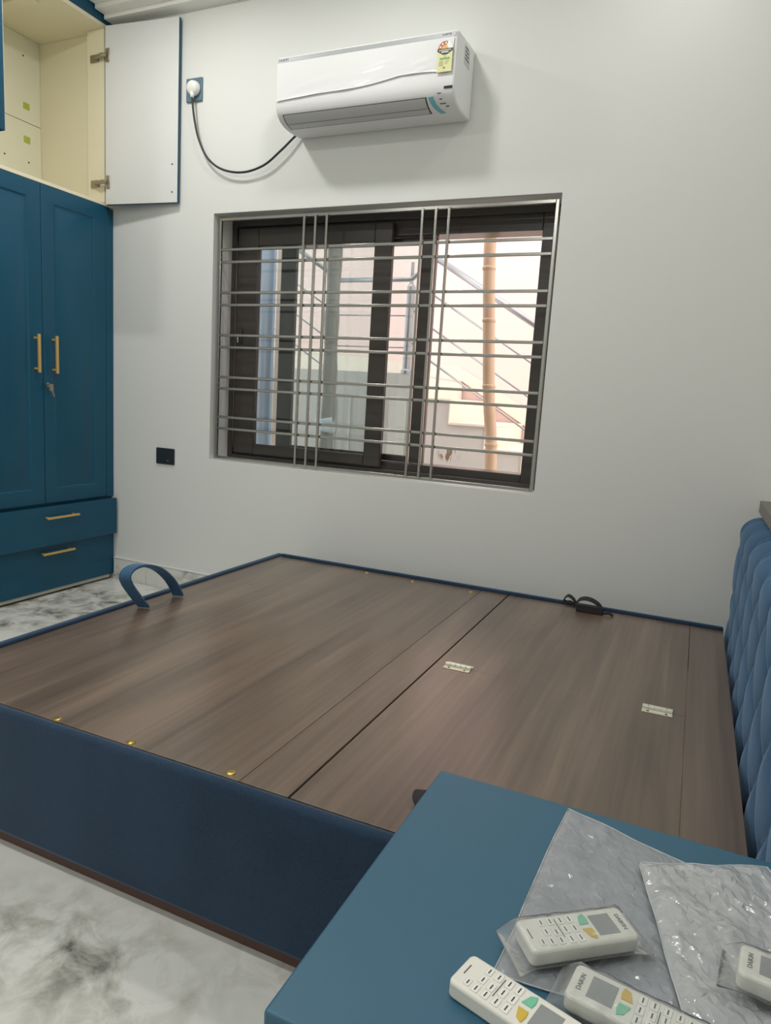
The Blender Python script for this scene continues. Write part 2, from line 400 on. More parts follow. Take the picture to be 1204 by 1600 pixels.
# ------------------------------------------------------------------ outside the window
struct('ground', 'pale concrete ground of the side yard', MB().box(-7, 4, WT, 6, -0.1, 0), 'ground')
struct('wall_compound', 'pale pink painted wall beyond the stairs', MB().box(-7, 4, 2.66, 2.86, 0, 3.6), 'ext_wall')
m_ = MATS['ext_grey']; nt = m_.node_tree; b_ = nt.nodes['Principled BSDF']
tc = [n for n in nt.nodes if n.type == 'TEX_COORD'][0]; old = b_.inputs['Base Color'].links[0].from_socket
mp = nt.nodes.new('ShaderNodeMapping'); mp.inputs['Scale'].default_value = (50, 1, 14); nt.links.new(tc.outputs['Object'], mp.inputs[0])
nz = nt.nodes.new('ShaderNodeTexNoise'); nz.inputs['Scale'].default_value = 1; nz.inputs['Detail'].default_value = 4; nt.links.new(mp.outputs[0], nz.inputs[0])
rp = ramp(nt, [(0.50, (0, 0, 0, 1)), (0.56, (1, 1, 1, 1))]); nt.links.new(nz.outputs['Fac'], rp.inputs[0])
vm = nt.nodes.new('ShaderNodeVectorMath'); vm.operation = 'SUBTRACT'; vm.inputs[1].default_value = (-1.53 + 1.3, 0, .75); nt.links.new(tc.outputs['Object'], vm.inputs[0])
vs2_ = nt.nodes.new('ShaderNodeVectorMath'); vs2_.operation = 'MULTIPLY'; vs2_.inputs[1].default_value = (11, 0, 17); nt.links.new(vm.outputs[0], vs2_.inputs[0])
ln = nt.nodes.new('ShaderNodeVectorMath'); ln.operation = 'LENGTH'; nt.links.new(vs2_.outputs[0], ln.inputs[0])
rr = ramp(nt, [(0.55, (1, 1, 1, 1)), (1.0, (0, 0, 0, 1))]); nt.links.new(ln.outputs['Value'], rr.inputs[0])
mu = nt.nodes.new('ShaderNodeMath'); mu.operation = 'MULTIPLY'; nt.links.new(rp.outputs[0], mu.inputs[0]); nt.links.new(rr.outputs[0], mu.inputs[1])
mx = nt.nodes.new('ShaderNodeMix'); mx.data_type = 'RGBA'; nt.links.new(mu.outputs[0], mx.inputs['Factor']); nt.links.new(old, mx.inputs['A']); mx.inputs['B'].default_value = srgb(132, 110, 88)
nt.links.new(mx.outputs['Result'], b_.inputs['Base Color'])
st = Thing('staircase', 'cream outdoor staircase with steel railing rising beside the pink wall', 'staircase', (-1.3, 2.1, 0))
zs = [1.28, 1.125, .97, .815, .66, .505, .35, .195]
xs = [-1.81 + .26 * k for k in range(9)]
st.part('landing', MB().box(-3.9, -1.81, 1.6, 2.62, 0, 1.28), 'ext_grey')
for k in range(1, 8):
    st.part('step', MB().box(xs[k - 1], xs[k], 1.6, 2.62, 0, zs[k] - .018), 'ext_grey')
    st.part('tread', MB().box(xs[k - 1], xs[k] + .015, 1.585, 2.62, zs[k] - .018, zs[k]), 'ext_cream', bevel=0.003)
    st.part('riser', MB().box(xs[k - 1], xs[k - 1] + .008, 1.59, 2.62, zs[k], zs[k - 1] - .018), 'ext_cream')
sk = [(-4.0, 1.28), (-1.81, 1.28), (.01, .20), (.01, .42), (-1.87, 1.405), (-2.25, 1.405), (-4.0, 1.56)]
st.part('wall_skirting', MB().prism(sk, 1, 2.622, 2.655), 'ext_cream')
st.part('door_panel', MB().box(-1.99, -1.86, 1.585, 1.598, 0.2, 1.12), 'ext_door', bevel=0.004)
for xx in (-2.42, -2.30, -2.15, -2.06):
    st.part('panel_batten', MB().box(xx - .006, xx + .006, 1.588, 1.599, .1, 1.1), 'ext_door')
sl = [(-3.6, 2.25), (-2.66, 1.66), (-2.30, 1.40), (-2.30, 1.30), (-2.75, 1.42), (-3.6, 1.95)]
rl = st
rl.part('railing_post', MB().tube([(-1.895, 1.63, 1.281), (-1.895, 1.63, 1.30), (-1.895, 1.63, 1.31), (-1.895, 1.63, 1.86), (-1.895, 1.63, 1.885), (-1.895, 1.63, 2.02)], [.04, .04, .030, .030, .012, .012], 14), 'ext_steel', smooth=False)
hx = lambda x_, z_: (x_, 1.63, z_)
for z0, r in ((2.03, .021), (1.79, .007), (1.575, .007), (1.36, .007)):
    nm = 'handrail' if r > .01 else 'rod'
    zt = z0 + .015
    rl.part(nm, MB().tube([hx(-1.73, zt), hx(-1.0, zt - .73 * .605), hx(.2, zt - 1.93 * .605)], r, 12), 'ext_steel', smooth=True)
    rl.part(nm, MB().tube([hx(-2.44, z0 - .12), hx(-1.895, z0 - .12), hx(-1.73, zt)], r * .8, 12), 'ext_steel', smooth=True)
    rl.part(nm, MB().tube([hx(-3.4, z0 + .46), hx(-2.44, z0 - .12)], r * .8, 12), 'ext_steel', smooth=True)

bm_pts = [(-1.035, .9, 0.0), (-1.04, .9, .75), (-1.085, .9, 1.15), (-1.115, .9, 1.5), (-1.15, .9, 2.0), (-1.17, .9, 3.0)]
bm_path = smooth_path(bm_pts, 8)
b = Thing('bamboo_pole', 'tan bamboo pole with ring nodes standing outside the window', 'pole', (-1.035, .9, 0))
b.part('stem', MB().tube(bm_path, .033, 16), 'bamboo', smooth=True)
for z in (.35, .88, 1.20, 1.555, 1.83, 2.25, 2.7):
    p = min(bm_path, key=lambda q_: abs(q_.z - z)); xx = p.x
    b.part('node', MB().tube([(xx, .9, z - .012), (xx, .9, z - .004), (xx, .9, z + .004), (xx, .9, z + .012)], [.033, .0375, .0375, .033], 16), 'bamboo', smooth=True)
lp = [(-2.262, 1.2, 0), (-2.262, 1.2, .75), (-2.255, 1.2, 1.1), (-2.262, 1.2, 1.5), (-2.26, 1.2, 2.05), (-2.255, 1.2, 2.9)]
single('wooden_post', 'rough grey wooden prop outside the glazed sash', 'post', MB().tube(smooth_path(lp, 5), [.046 + .004 * math.sin(i * 1.7) for i in range(26)], 12), 'grey_wood', (-2.262, 1.2, 0), smooth=True)
def tagf(u, v):
    return (-2.30 + .13 * u + .02 * math.sin(5 * v), 1.135 - .01 * math.sin(6 * u + v * 3), .865 + .07 * v + .035 * u * (v - .3))
single('paper_scrap', 'white paper scrap taped to the grey wooden prop', 'paper', MB().grid(tagf, 10, 6), 'paper', (-2.26, 1.138, .86), solid=.002, smooth=True)
def tarpf(u, v):
    return (-2.62 + .315 * u, .62 + .018 * math.sin(u * 24) + .006 * math.sin(u * 61), 2.2 * v)
tp = single('tarpaulin', 'blue plastic sheet hanging outside by the window edge', 'sheet', MB().grid(tarpf, 60, 2), 'tarp', (-2.45, .62, 0), solid=.002, smooth=True)
single('door_jamb', 'narrow cream upright beside the blue plastic sheet', 'upright', MB().box(-2.303, -2.270, .60, .66, 0, 2.3), 'ext_cream', (-2.29, .63, 0), bevel=.003)

# ------------------------------------------------------------------ ceiling downlights
for lx, ly, lamp_power, lamp_label in LAMPS:
    t = Thing('ceiling_downlight', lamp_label, 'ceiling light', (lx, ly, ZC), group='recessed ceiling downlights')
    n = 28; ring = MB()
    prof = [(.083, ZC - .001), (.088, ZC - .006), (.104, ZC - .006), (.110, ZC - .0005)]
    vs_ = [(lx + r * math.cos(2 * math.pi * k / n), ly + r * math.sin(2 * math.pi * k / n), z) for r, z in prof for k in range(n)]
    ring.add(vs_, [(a * n + k, a * n + (k + 1) % n, (a + 1) * n + (k + 1) % n, (a + 1) * n + k) for a in range(3) for k in range(n)])
    t.part('trim_ring', ring, 'ceiling', smooth=True)
    t.part('diffuser', MB().cyl((lx, ly, ZC - .003), (0, 0, 1), .084, .0025, 28), 'lamp_glow')
    L = bpy.data.lights.new('lamp', 'AREA'); L.shape = 'DISK'; L.size = .16; L.energy = lamp_power; L.color = (1, 0.99, 0.965)
    lo = bpy.data.objects.new('lamp', L); COL.objects.link(lo); lo.parent = t.o; lo.location = (0, 0, -.008)

# ------------------------------------------------------------------ wardrobe
WF = -2.933          # front plane
YS = -0.056          # end of the filler strip by the wall
def slab_panel(x_front, y0, y1, z0, z1, thick, margin=.072):
    """routed door: flat border, groove, raised field; front faces +x"""
    mb = MB(); rings = []
    for m_, dx in ((0, 0), (margin, 0), (margin + .007, -.006), (margin + .014, -.006), (margin + .032, -.0005)):
        rings.append([(x_front + dx, y0 + m_, z0 + m_), (x_front + dx, y1 - m_, z0 + m_), (x_front + dx, y1 - m_, z1 - m_), (x_front + dx, y0 + m_, z1 - m_)])
    vs_ = [v for r in rings for v in r]; fs = []
    for a in range(len(rings) - 1):
        for k in range(4): fs.append((a * 4 + k, a * 4 + (k + 1) % 4, (a + 1) * 4 + (k + 1) % 4, (a + 1) * 4 + k))
    fs.append(tuple((len(rings) - 1) * 4 + k for k in range(4)))
    n = len(vs_); vs_ += [(x_front - thick, y, z) for (_, y, z) in rings[0]]
    for k in range(4): fs.append((k, n + k, n + (k + 1) % 4, (k + 1) % 4))
    fs.append((n + 3, n + 2, n + 1, n))
    return mb.add(vs_, fs)
wr = Thing('wardrobe', 'teal blue wardrobe with two routed doors and gold bar handles', 'wardrobe', (-3.2, -.48, 0))
wr.part('carcass', MB().box(-3.44, WF - .021, -.955, -.003, .045, 1.985), 'teal')
wr.part('filler_strip', MB().box(WF - .02, WF - .002, YS + .004, -.003, .475, 1.985), 'teal', bevel=.001)
wr.part('filler_strip', MB().box(WF - .02, WF - .002, -.955, -.851, .02, 1.985), 'teal', bevel=.001)
for y1, y0, hy in ((YS, -.4505, -.397), (-.4535, -.848, -.499)):
    d = wr.part('door', slab_panel(WF, y0, y1, .478, 1.992, .018), 'teal', bevel=.0012)
    h = MB().box(WF + .026, WF + .036, hy - .006, hy + .006, 1.122, 1.302)
    for z in (1.14, 1.284): h.box(WF, WF + .027, hy - .005, hy + .005, z - .005, z + .005)
    wr.part('handle', h, 'gold', d, label='slim gold bar handle', bevel=.001)
    if hy > -.45:
        lk = wr.part('lock', MB().cyl((WF, -.432, 1.066), (1, 0, 0), .011, .006, 18).cyl((WF + .006, -.432, 1.066), (1, 0, 0), .008, .004, 16), 'steel', d, label='small round metal lock')
        wr.part('key', MB().box(WF + .010, WF + .032, -.434, -.430, 1.061, 1.071).box(WF + .028, WF + .031, -.443, -.421, 1.038, 1.070).tube([(WF + .030, -.430, 1.040), (WF + .030, -.420, 1.018), (WF + .030, -.416, 1.008)], [.006, .005, .003], 8), 'nickel', d, label='key hanging in the lock', bevel=.001)
DX = .034            # upper drawer left ajar
for z0, z1, dx, zh in ((.268, .466, DX, .414), (.030, .266, 0.0, .226)):
    d = wr.part('drawer', MB().box(WF - .018 + dx, WF + dx, -.848, -.016 if dx else -.006, z0, z1), 'teal', bevel=.0012)
    wr.part('drawer_box', MB().box(WF - .02 - .0005, WF + dx - .0185, -.82, -.06, z0 + .03, z1 - .022), 'carcass_edge', d) if dx else None
    h = MB().box(WF + dx + .026, WF + dx + .036, -.497, -.302, zh - .005, zh + .005)
    for y in (-.48, -.319): h.box(WF + dx, WF + dx + .027, y - .005, y + .005, zh - .004, zh + .004)
    wr.part('handle', h, 'gold', d, label='slim gold bar handle', bevel=.001)
wr.part('base_edge', MB().box(WF - .030, WF - .006, -.955, -.03, .012, .029), 'carcass_edge')
for y in (-.05, -.9):
    for xx in (WF - .05, -3.38):
        wr.part('foot', MB().cyl((xx, y, 0), (0, 0, 1), .02, .0448, 12), 'plate_dark')

# ------------------------------------------------------------------ loft cabinet
lc = Thing('loft_cabinet', 'open cream lined loft cabinet on top of the wardrobe', 'cabinet', (-3.2, -.48, 1.993))
LZ0, LZ1 = 1.994, 2.852
lc.part('bottom_panel', MB().box(-3.44, WF + .0, -.955, -.003, LZ0, LZ0 + .016), 'cream', bevel=.001)
lc.part('top_panel', MB().box(-3.44, WF + .0, -.955, -.003, LZ1 - .018, LZ1), 'cream', bevel=.001)
lc.part('side_panel', MB().box(-3.44, WF - .02, -.030, -.004, LZ0 + .017, LZ1 - .019), 'cream')
lc.part('side_panel', MB().box(-3.44, WF - .02, -.955, -.937, LZ0 + .017, LZ1 - .019), 'cream')
lc.part('stile', MB().box(WF - .115, WF - .001, -.062, -.031, LZ0 + .017, LZ1 - .019), 'cream', bevel=.001)
lc.part('back_panel', MB().box(-3.44, -3.42, -.936, -.031, LZ0 + .017, 2.419), 'cream_back', bevel=.001)
lc.part('back_panel', MB().box(-3.44, -3.42, -.936, -.031, 2.422, LZ1 - .019), 'cream_back', bevel=.001)
lc.part('top_rail', MB().box(-3.418, -3.05, -.40, -.34, LZ1 - .030, LZ1 - .019), 'cream', bevel=.002)
for z in (2.499, 2.334):
    lc.part('sticker', MB().box(-3.4195, -3.418, -.137, -.100, z - .016, z + .016), 'sticker_green', label='small square green sticker')
for y, z in ((-.132, 2.738), (-.253, 2.223), (-.11, 2.224)):
    lc.part('screw_hole', MB().cyl((-3.42, y, z), (1, 0, 0), .0045, .0012, 10), 'dark_gap')
lc.part('fascia', MB().box(WF - .018, WF + .001, -.955, -.003, LZ1 + .001, ZC - .002), 'teal', bevel=.001)
def open_door(hx_, hy_, ang, wid, inner, flip):
    """door leaf from hinge (hx_,hy_) towards ang; white inside, teal outside"""
    u = Vector((math.cos(ang), math.sin(ang), 0)); n = Vector((-u.y, u.x, 0)) * (1 if flip else -1)
    def leaf(a0, a1, t0, t1, z0, z1):
        c = [(a0, t0), (a1, t0), (a1, t1), (a0, t1)]
        pts = [Vector((hx_, hy_, 0)) + u * a + n * t for a, t in c]
        return MB().add([(p.x, p.y, z0) for p in pts] + [(p.x, p.y, z1) for p in pts], [(3, 2, 1, 0), (4, 5, 6, 7), (0, 1, 5, 4), (1, 2, 6, 5), (2, 3, 7, 6), (3, 0, 4, 7)])
    z0, z1 = 1.996, 2.836
    d = lc.part('door', leaf(0, wid, .0016, .019, z0, z1), 'teal', bevel=.0008)
    lc.part('inner_face', leaf(.0005, wid - .0005, 0, .0015, z0 + .0005, z1 - .0005), inner, d, label='white laminate inner face of the door')
    return d, u, n
d, u, n = open_door(-2.916, -.071, math.radians(5.6), .428, 'white_laminate', True)
for z in (2.70, 2.105):
    h0 = Vector((-2.916, -.071, z)); q_ = h0 + u * .016 - n * .001
    cup = MB().box(q_.x - .012, q_.x + .010, q_.y - .004, q_.y + .001, z - .032, z + .032)
    lc.part('hinge', cup, 'nickel', d, label='concealed metal cup hinge', bevel=.002)
    arm = MB().tube([(q_.x - .004, q_.y - .006, z), (q_.x - .026, q_.y - .016, z - .002), (-2.985, -.070, z - .004)], [.009, .011, .008], 8)
    arm.box(-3.02, -2.968, -.070, -.0625, z - .020, z + .014)
    lc.part('hinge_arm', arm, 'nickel', bevel=.001)
for z in (2.175, 2.045):
    p = Vector((-2.916, -.071, z)) + u * .398 - n * .0005
    lc.part('screw_hole', MB().cyl((p.x, p.y, z), -n, .004, .001, 10), 'dark_gap', d)
d2, u2, n2 = open_door(-2.925, -.966, math.radians(-1.5), .44, 'white_laminate', False)

# ------------------------------------------------------------------ air conditioner
AX0, AX1 = -1.808, -1.004
ac = Thing('air_conditioner', 'white split air conditioner mounted on the wall above the window', 'air conditioner', (-1.406, 0, 2.235))
prof = [(-.002, 2.238), (-.06, 2.232), (-.12, 2.231), (-.155, 2.2355), (-.18, 2.244), (-.2, 2.258), (-.212, 2.275), (-.218, 2.297), (-.22, 2.32), (-.22, 2.465), (-.217, 2.479), (-.208, 2.489), (-.195, 2.493), (-.002, 2.506)]
ac.part('housing', MB().prism(prof, 0, AX0, AX1), 'ac_white', bevel=.010, seg=4, angle=60)
lowp = smooth_path([(0, y, z) for y, z in prof[1:10]], 8)
def skin(x0, x1, s0, s1, off, shift=None):
    """patch that follows the curved lower front, s = index range along the profile"""
    idx = range(int(s0), int(s1) + 1); pts = []
    sh = [shift(k_ / max(1, len(idx) - 1)) if shift else 0 for k_ in range(len(idx))]
    for i in idx:
        p = lowp[i]; d_ = (lowp[min(i + 1, len(lowp) - 1)] - lowp[max(i - 1, 0)]).normalized()
        nn = Vector((0, d_.z, -d_.y))
        if nn.y > 0 and nn.z > 0: nn = -nn
        pts.append((p, nn))
    vs_ = [(x_ + dx_, (p + nn * off).y, (p + nn * off).z) for (p, nn), dx_ in zip(pts, sh) for x_ in (x0, x1)]
    vs2 = [(x_ + dx_, (p + nn * -.001).y, (p + nn * -.001).z) for (p, nn), dx_ in zip(pts, sh) for x_ in (x0, x1)]
    k = len(pts); m_ = 2 * k
    fs = []
    for j in range(k - 1):
        fs.append((2 * j, 2 * j + 1, 2 * j + 3, 2 * j + 2)); fs.append((m_ + 2 * j + 2, m_ + 2 * j + 3, m_ + 2 * j + 1, m_ + 2 * j))
        fs.append((2 * j, 2 * j + 2, m_ + 2 * j + 2, m_ + 2 * j)); fs.append((2 * j + 1, m_ + 2 * j + 1, m_ + 2 * j + 3, 2 * j + 3))
    fs.append((0, m_, m_ + 1, 1)); fs.append((2 * k - 2, 2 * k - 1, m_ + 2 * k - 1, m_ + 2 * k - 2))
    return MB().add(vs_ + vs2, fs)
def sidx(y, lower=True):
    return min(range(len(lowp)), key=lambda i: abs(lowp[i].y - y) + (0 if lowp[i].z < 2.30 else 9))
i0, i1 = sidx(-.135), sidx(-.204)
ac.part('air_slot', skin(-1.777, -1.121, i0 - 1, i1 + 1, .0006), 'dark_gap', label='dark outline of the air outlet')
lv = ac.part('louver', skin(-1.772, -1.126, i0, i1, .0016), 'ac_grey', label='long pale grey air louver')
im = i0 + int((i1 - i0) * .38)
ac.part('louver_seam', skin(-1.768, -1.130, im, im + 1, .0019), 'box_grey', lv)
ac.part('top_strip', MB().box(-1.802, -1.010, -.2214, -.219, 2.462, 2.4785), 'silver', label='silver trim strip along the top')
ac.part('side_grille', MB().box(AX1 - .001, AX1 + .0008, -.125, -.062, 2.405, 2.475), 'ac_grey', label='grey specification sticker on the side')
for k, z in enumerate((2.468, 2.455, 2.442, 2.429)):
    ac.part('sticker_line', MB().box(AX1 + .0008, AX1 + .0014, -.118, -.085 + .004 * k, z - .003, z + .002), 'text_grey')
RX = Matrix.Rotation(math.radians(90), 4, 'X')
def acT(x_, y_, z_): return Matrix.Translation((x_ + 1.406, y_, z_ - 2.235)) @ RX
text('lettering', 'DAIKIN', .0145, acT(-1.770, -.2218, 2.4705), 'text_grey', ac.o)
text('lettering', 'INVERTER', .0085, acT(-1.045, -.2218, 2.4705), 'text_grey', ac.o)
# energy label
ex, ez = -1.046, 2.402
lab = ac.part('energy_label', MB().box(ex - .030, ex + .030, -.2292, -.2285, ez - .065, ez + .014), 'label_yellow', label='yellow energy rating sticker with red star arc')
def sector(cx, cz, r0, r1, a0, a1, y, n=14):
    pts = [(cx + r1 * math.cos(a0 + (a1 - a0) * k / n), cz + r1 * math.sin(a0 + (a1 - a0) * k / n)) for k in range(n + 1)]
    pts += [(cx + r0 * math.cos(a1 - (a1 - a0) * k / n), cz + r0 * math.sin(a1 - (a1 - a0) * k / n)) for k in range(n + 1)]
    m = MB(); N = len(pts); h = n + 1
    vs_ = [(px, y, pz) for px, pz in pts]
    return m.add(vs_, [(k, k + 1, N - 2 - k, N - 1 - k) for k in range(n)])
cz_ = ez + .014
ac.part('label_dial', sector(ex, cz_, .0001, .031, 0, math.pi, -.2294), 'label_white', lab)
ac.part('label_arc', sector(ex, cz_, .014, .029, math.radians(68), math.pi, -.2296), 'label_red', lab)
ac.part('label_centre', sector(ex, cz_, .0001, .013, 0, math.pi, -.2296), 'yellow', lab)
for a in (85, 120, 155):
    c = (ex + .0215 * math.cos(math.radians(a)), cz_ + .0215 * math.sin(math.radians(a)))
    pts = [(c[0] + (.0055 if k % 2 == 0 else .0024) * math.sin(k * math.pi / 5), c[1] + (.0055 if k % 2 == 0 else .0024) * math.cos(k * math.pi / 5)) for k in range(10)]
    ac.part('label_star', MB().add([(p_[0], -.2298, p_[1]) for p_ in pts], [tuple(range(10))]), 'label_white', lab)
ac.part('label_chevron', MB().add([(ex - .031, -.2298, cz_ + .002), (ex + .031, -.2298, cz_ + .002), (ex + .031, -.2298, cz_ - .006), (ex + .008, -.2298, cz_ - .019), (ex - .008, -.2298, cz_ - .019), (ex - .031, -.2298, cz_ - .006)], [(0, 1, 2, 3, 4, 5)]), 'label_black', lab)
ac.part('label_bar', MB().box(ex - .024, ex + .024, -.22985, -.2296, cz_ - .0045, cz_ - .0022).box(ex - .014, ex + .014, -.22985, -.2296, cz_ - .0115, cz_ - .0080), 'label_white', lab)
ac.part('label_band', MB().box(ex - .020, ex + .020, -.2295, -.2290, ez - .0225, ez - .0145), 'label_green', lab)
mk = MB()
for k in range(5): mk.box(ex - .022, ex - .004, -.2295, -.2290, ez - .028 - .004 * k, ez - .0265 - .004 * k)
for k in range(3): mk.box(ex + .002, ex + .020 - .004 * k, -.2295, -.2290, ez - .028 - .005 * k, ez - .0265 - .005 * k)
mk.box(ex - .005, ex + .004, -.2295, -.2290, ez - .054, ez - .048).box(ex - .002, ex + .002, -.2295, -.2290, ez - .012, ez - .008)
ac.part('label_text', mk, 'box_grey', lab)
# display window, printed marks and blue tape on the lower right
j0, j1 = sidx(-.128), sidx(-.205)
ac.part('blue_tape', skin(-1.112, -1.092, j0, j1, .0014, lambda t_: .026 * (1 - t_) ** 1.6), 'tape_blue', label='pale blue shipping tape')
k0 = sidx(-.2155); ac.part('display_window', skin(-1.046, -1.012, k0 - 1, k0 + 2, .0012), 'plate_dark', label='small dark display window')
for xx, yy, ln in ((-1.075, -.209, .016), (-1.068, -.196, .010), (-1.070, -.180, .024), (-1.050, -.165, .012)):
    k0 = sidx(yy); ac.part('printed_mark', skin(xx, xx + ln, k0, k0 + 1, .0012), 'text_grey')
# loose protective film
def filmf(u_, v_):
    x_ = AX0 + .01 + (AX1 - AX0 - .02) * u_
    zb = 2.312 + .062 * max(0, u_ - .15) ** 1.1 + .006 * math.sin(u_ * 9) - .10 * max(0, u_ - .72)
    z_ = 2.460 + (zb - 2.460) * v_
    k = noise.noise((x_ * 5.0 + z_ * 3, (z_ - x_ * .22) * 42, 1.7))
    amp = max(0, v_ - .2) * (0.10 + .8 * u_ * u_) * (1 if u_ < .86 else .3)
    y_ = -.2240 - .014 * amp * max(0, k + .12) - .0014 * max(0, (v_ - .95) / .05) * (.3 + u_ * .7)
    return (x_, y_, z_)
fl = ac.part('protective_film', MB().grid(filmf, 90, 40), 'film_panel', smooth=True, label='wrinkled clear protective film')

# socket, plug and cord
so = Thing('wall_socket', 'blue grey socket plate high on the wall beside the loft door', 'socket', (-2.412, 0, 2.51))
so.part('plate', MB().box(-2.459, -2.365, -.010, 0, 2.459, 2.564), 'plate_blue', bevel=.002)
so.part('socket_face', MB().cyl((-2.410, -.010, 2.514), (0, -1, 0), .038, .003, 28), 'plate_blue', bevel=.001)
cord = [(-2.404, -.034, 2.470), (-2.401, -.034, 2.45), (-2.388, -.030, 2.359), (-2.359, -.03, 2.27), (-2.304, -.03, 2.184), (-2.216, -.03, 2.129), (-2.098, -.03, 2.109), (-1.984, -.03, 2.132), (-1.896, -.03, 2.187), (-1.836, -.025, 2.236), (-1.806, -.020, 2.262)]
pc = Thing('power_plug', 'white plug with black cord drooping to the air conditioner', 'plug', (-2.41, -.03, 2.51))
pc.part('plug_body', MB().tube([(-2.404, -.0135, 2.512), (-2.404, -.020, 2.512), (-2.404, -.036, 2.511), (-2.404, -.044, 2.510), (-2.404, -.047, 2.509)], [.033, .034, .031, .024, .012], 20).tube([(-2.404, -.030, 2.49), (-2.404, -.034, 2.466)], [.013, .008], 12), 'plug_white', smooth=True)
pc.part('cord', MB().tube(smooth_path(cord, 8), .0052, 10), 'rubber', smooth=True, label='black rubber cord')
sw = Thing('wall_switch', 'dark square switch plate low on the wall by the wardrobe', 'switch', (-2.57, 0, .725))
sw.part('plate', MB().box(-2.630, -2.509, -.008, 0, .683, .769), 'plate_dark', bevel=.003)
sw.part('rocker', MB().box(-2.604, -2.535, -.0105, -.008, .700, .752), 'plate_dark', bevel=.001)
sw.part('indicator', MB().box(-2.553, -2.541, -.0110, -.0100, .703, .706), 'silver')

# ------------------------------------------------------------------ bed
BX0, BX1, BY0, BY1 = -1.7354, .168, -1.905, -.178
PZ, RZ = .342, .352
bd = Thing('storage_bed', 'storage bed with blue velvet rails and bare brown wood deck', 'bed', (-.78, -1.04, 0))
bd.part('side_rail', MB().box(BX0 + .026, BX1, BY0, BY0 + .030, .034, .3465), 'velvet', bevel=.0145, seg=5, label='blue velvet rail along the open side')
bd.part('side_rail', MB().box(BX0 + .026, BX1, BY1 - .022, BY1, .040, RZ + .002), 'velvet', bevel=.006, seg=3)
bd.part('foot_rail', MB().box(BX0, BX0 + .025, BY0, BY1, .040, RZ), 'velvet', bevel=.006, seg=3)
bd.part('plinth', MB().box(BX0 + .03, BX1, BY0 + .022, BY1 - .02, .0, .0335), 'plinth')
IY0, IY1 = BY0 + .031, BY1 - .023
PT = .018
def panel(nm, x0, x1, y0, y1, **kw):
    return bd.part(nm, MB().box(x0, x1, y0, y1, PZ - PT, PZ), 'wood', bevel=.0008, **kw)
fp = panel('foot_panel', BX0 + .026, -.7362, IY0, IY1)
panel('cross_panel', -.7348, -.6245, IY0, IY1)
la = panel('lid_panel', -.6195, .0565, IY0, -1.0681)
lb = panel('lid_panel', -.6195, .0565, -1.0674, IY1)
hd = panel('head_panel', .0578, BX1, IY0, IY1)
bd.part('edge_band', MB().box(.0570, .0577, IY0, IY1 - .5, PZ - PT, PZ + .0002), 'edge_band', hd, label='pale chipped edge of the head panel')
bd.part('support_board', MB().box(BX0 + .03, BX1 - .01, IY0 + .01, IY1 - .01, PZ - .05, PZ - PT - .002), 'plinth')
for x0, x1 in ((-.590, -.512), (-.048, .026)):
    h = MB().box(x0, x1, -1.094, -1.0725, PZ, PZ + .0022).box(x0, x1, -1.063, -1.0415, PZ, PZ + .0022)
    hg = bd.part('hinge', h, 'hinge_steel', la, label='silver butt hinge', bevel=.0005)
    kn = MB()
    for k in range(5):
        a = x0 + (x1 - x0) * k / 5; kn.tube([(a + .0006, -1.0678, PZ + .005), (a + (x1 - x0) / 5 - .0006, -1.0678, PZ + .005)], .0052, 10)
    bd.part('hinge_knuckle', kn, 'hinge_steel', la)
    for k in (.2, .8):
        for y in (-1.086, -1.050):
            bd.part('hinge_screw', MB().cyl((x0 + (x1 - x0) * k, y, PZ + .0022), (0, 0, 1), .0035, .0006, 10), 'dark_gap', la)
for xx, yy in ((-1.233, -1.866), (-1.02, -1.864), (-.766, -1.858), (-1.247, -.228), (-1.027, -.240), (-.767, -.250)):
    bd.part('screw_cap', MB().tube([(xx, yy, PZ), (xx, yy, PZ + .002), (xx, yy, PZ + .003)], [.010, .009, .005], 14), 'brass', fp, label='small brass screw cap')
# lifting straps
sp = smooth_path([(-1.655, -1.142, PZ + .004), (-1.657, -1.180, .392), (-1.660, -1.214, .440), (-1.662, -1.222, .470), (-1.662, -1.198, .490), (-1.662, -1.147, .491), (-1.660, -1.078, .467), (-1.658, -1.022, .423), (-1.655, -.988, .378), (-1.653, -.972, PZ + .004)], 6)
bd.part('lift_strap', ribbon(sp, (1, .4, 0), .040, .009), 'velvet_head', fp, bevel=.002, label='blue padded fabric lifting loop')
def on_far(px, py, y): return at(px, py, 1, y)
lift = (-.0, 0, .014)
s_a = [(-.352, -.235, PZ + .012), (-.372, -.233, PZ + .022), (-.392, -.232, PZ + .020), (-.397, -.231, PZ + .032), (-.382, -.231, PZ + .046), (-.362, -.232, PZ + .036), (-.350, -.235, PZ + .018)]
s_b = [(-.355, -.240, PZ + .014), (-.335, -.238, PZ + .042), (-.300, -.236, PZ + .046), (-.265, -.237, PZ + .030), (-.246, -.240, PZ + .004)]
bs = bd.part('lift_strap', ribbon(smooth_path(s_b, 6), (.05, 1, .5), .022, .003), 'webbing', lb, label='black webbing lifting strap')
bd.part('strap_loop', ribbon(smooth_path(s_a, 5), (.05, 1, .3), .020, .003), 'webbing', lb)
bd.part('strap_pad', MB().box(-.345, -.246, -.272, -.262, PZ + .0005, PZ + .030), 'webbing', lb, bevel=.003)
bd.part('strap_end', MB().tube([(-.246, -.262, PZ + .006), (-.225, -.258, PZ + .012), (-.209, -.262, PZ + .004)], [.004, .006, .005], 8), 'webbing', lb)
s_c = [(-.385, -1.79, PZ + .004), (-.398, -1.78, PZ + .014), (-.402, -1.762, PZ + .019), (-.396, -1.745, PZ + .014), (-.385, -1.735, PZ + .004)]
bd.part('lift_strap', ribbon(smooth_path(s_c, 5), (1, 0, .2), .022, .003), 'webbing', la, label='black webbing lifting strap')

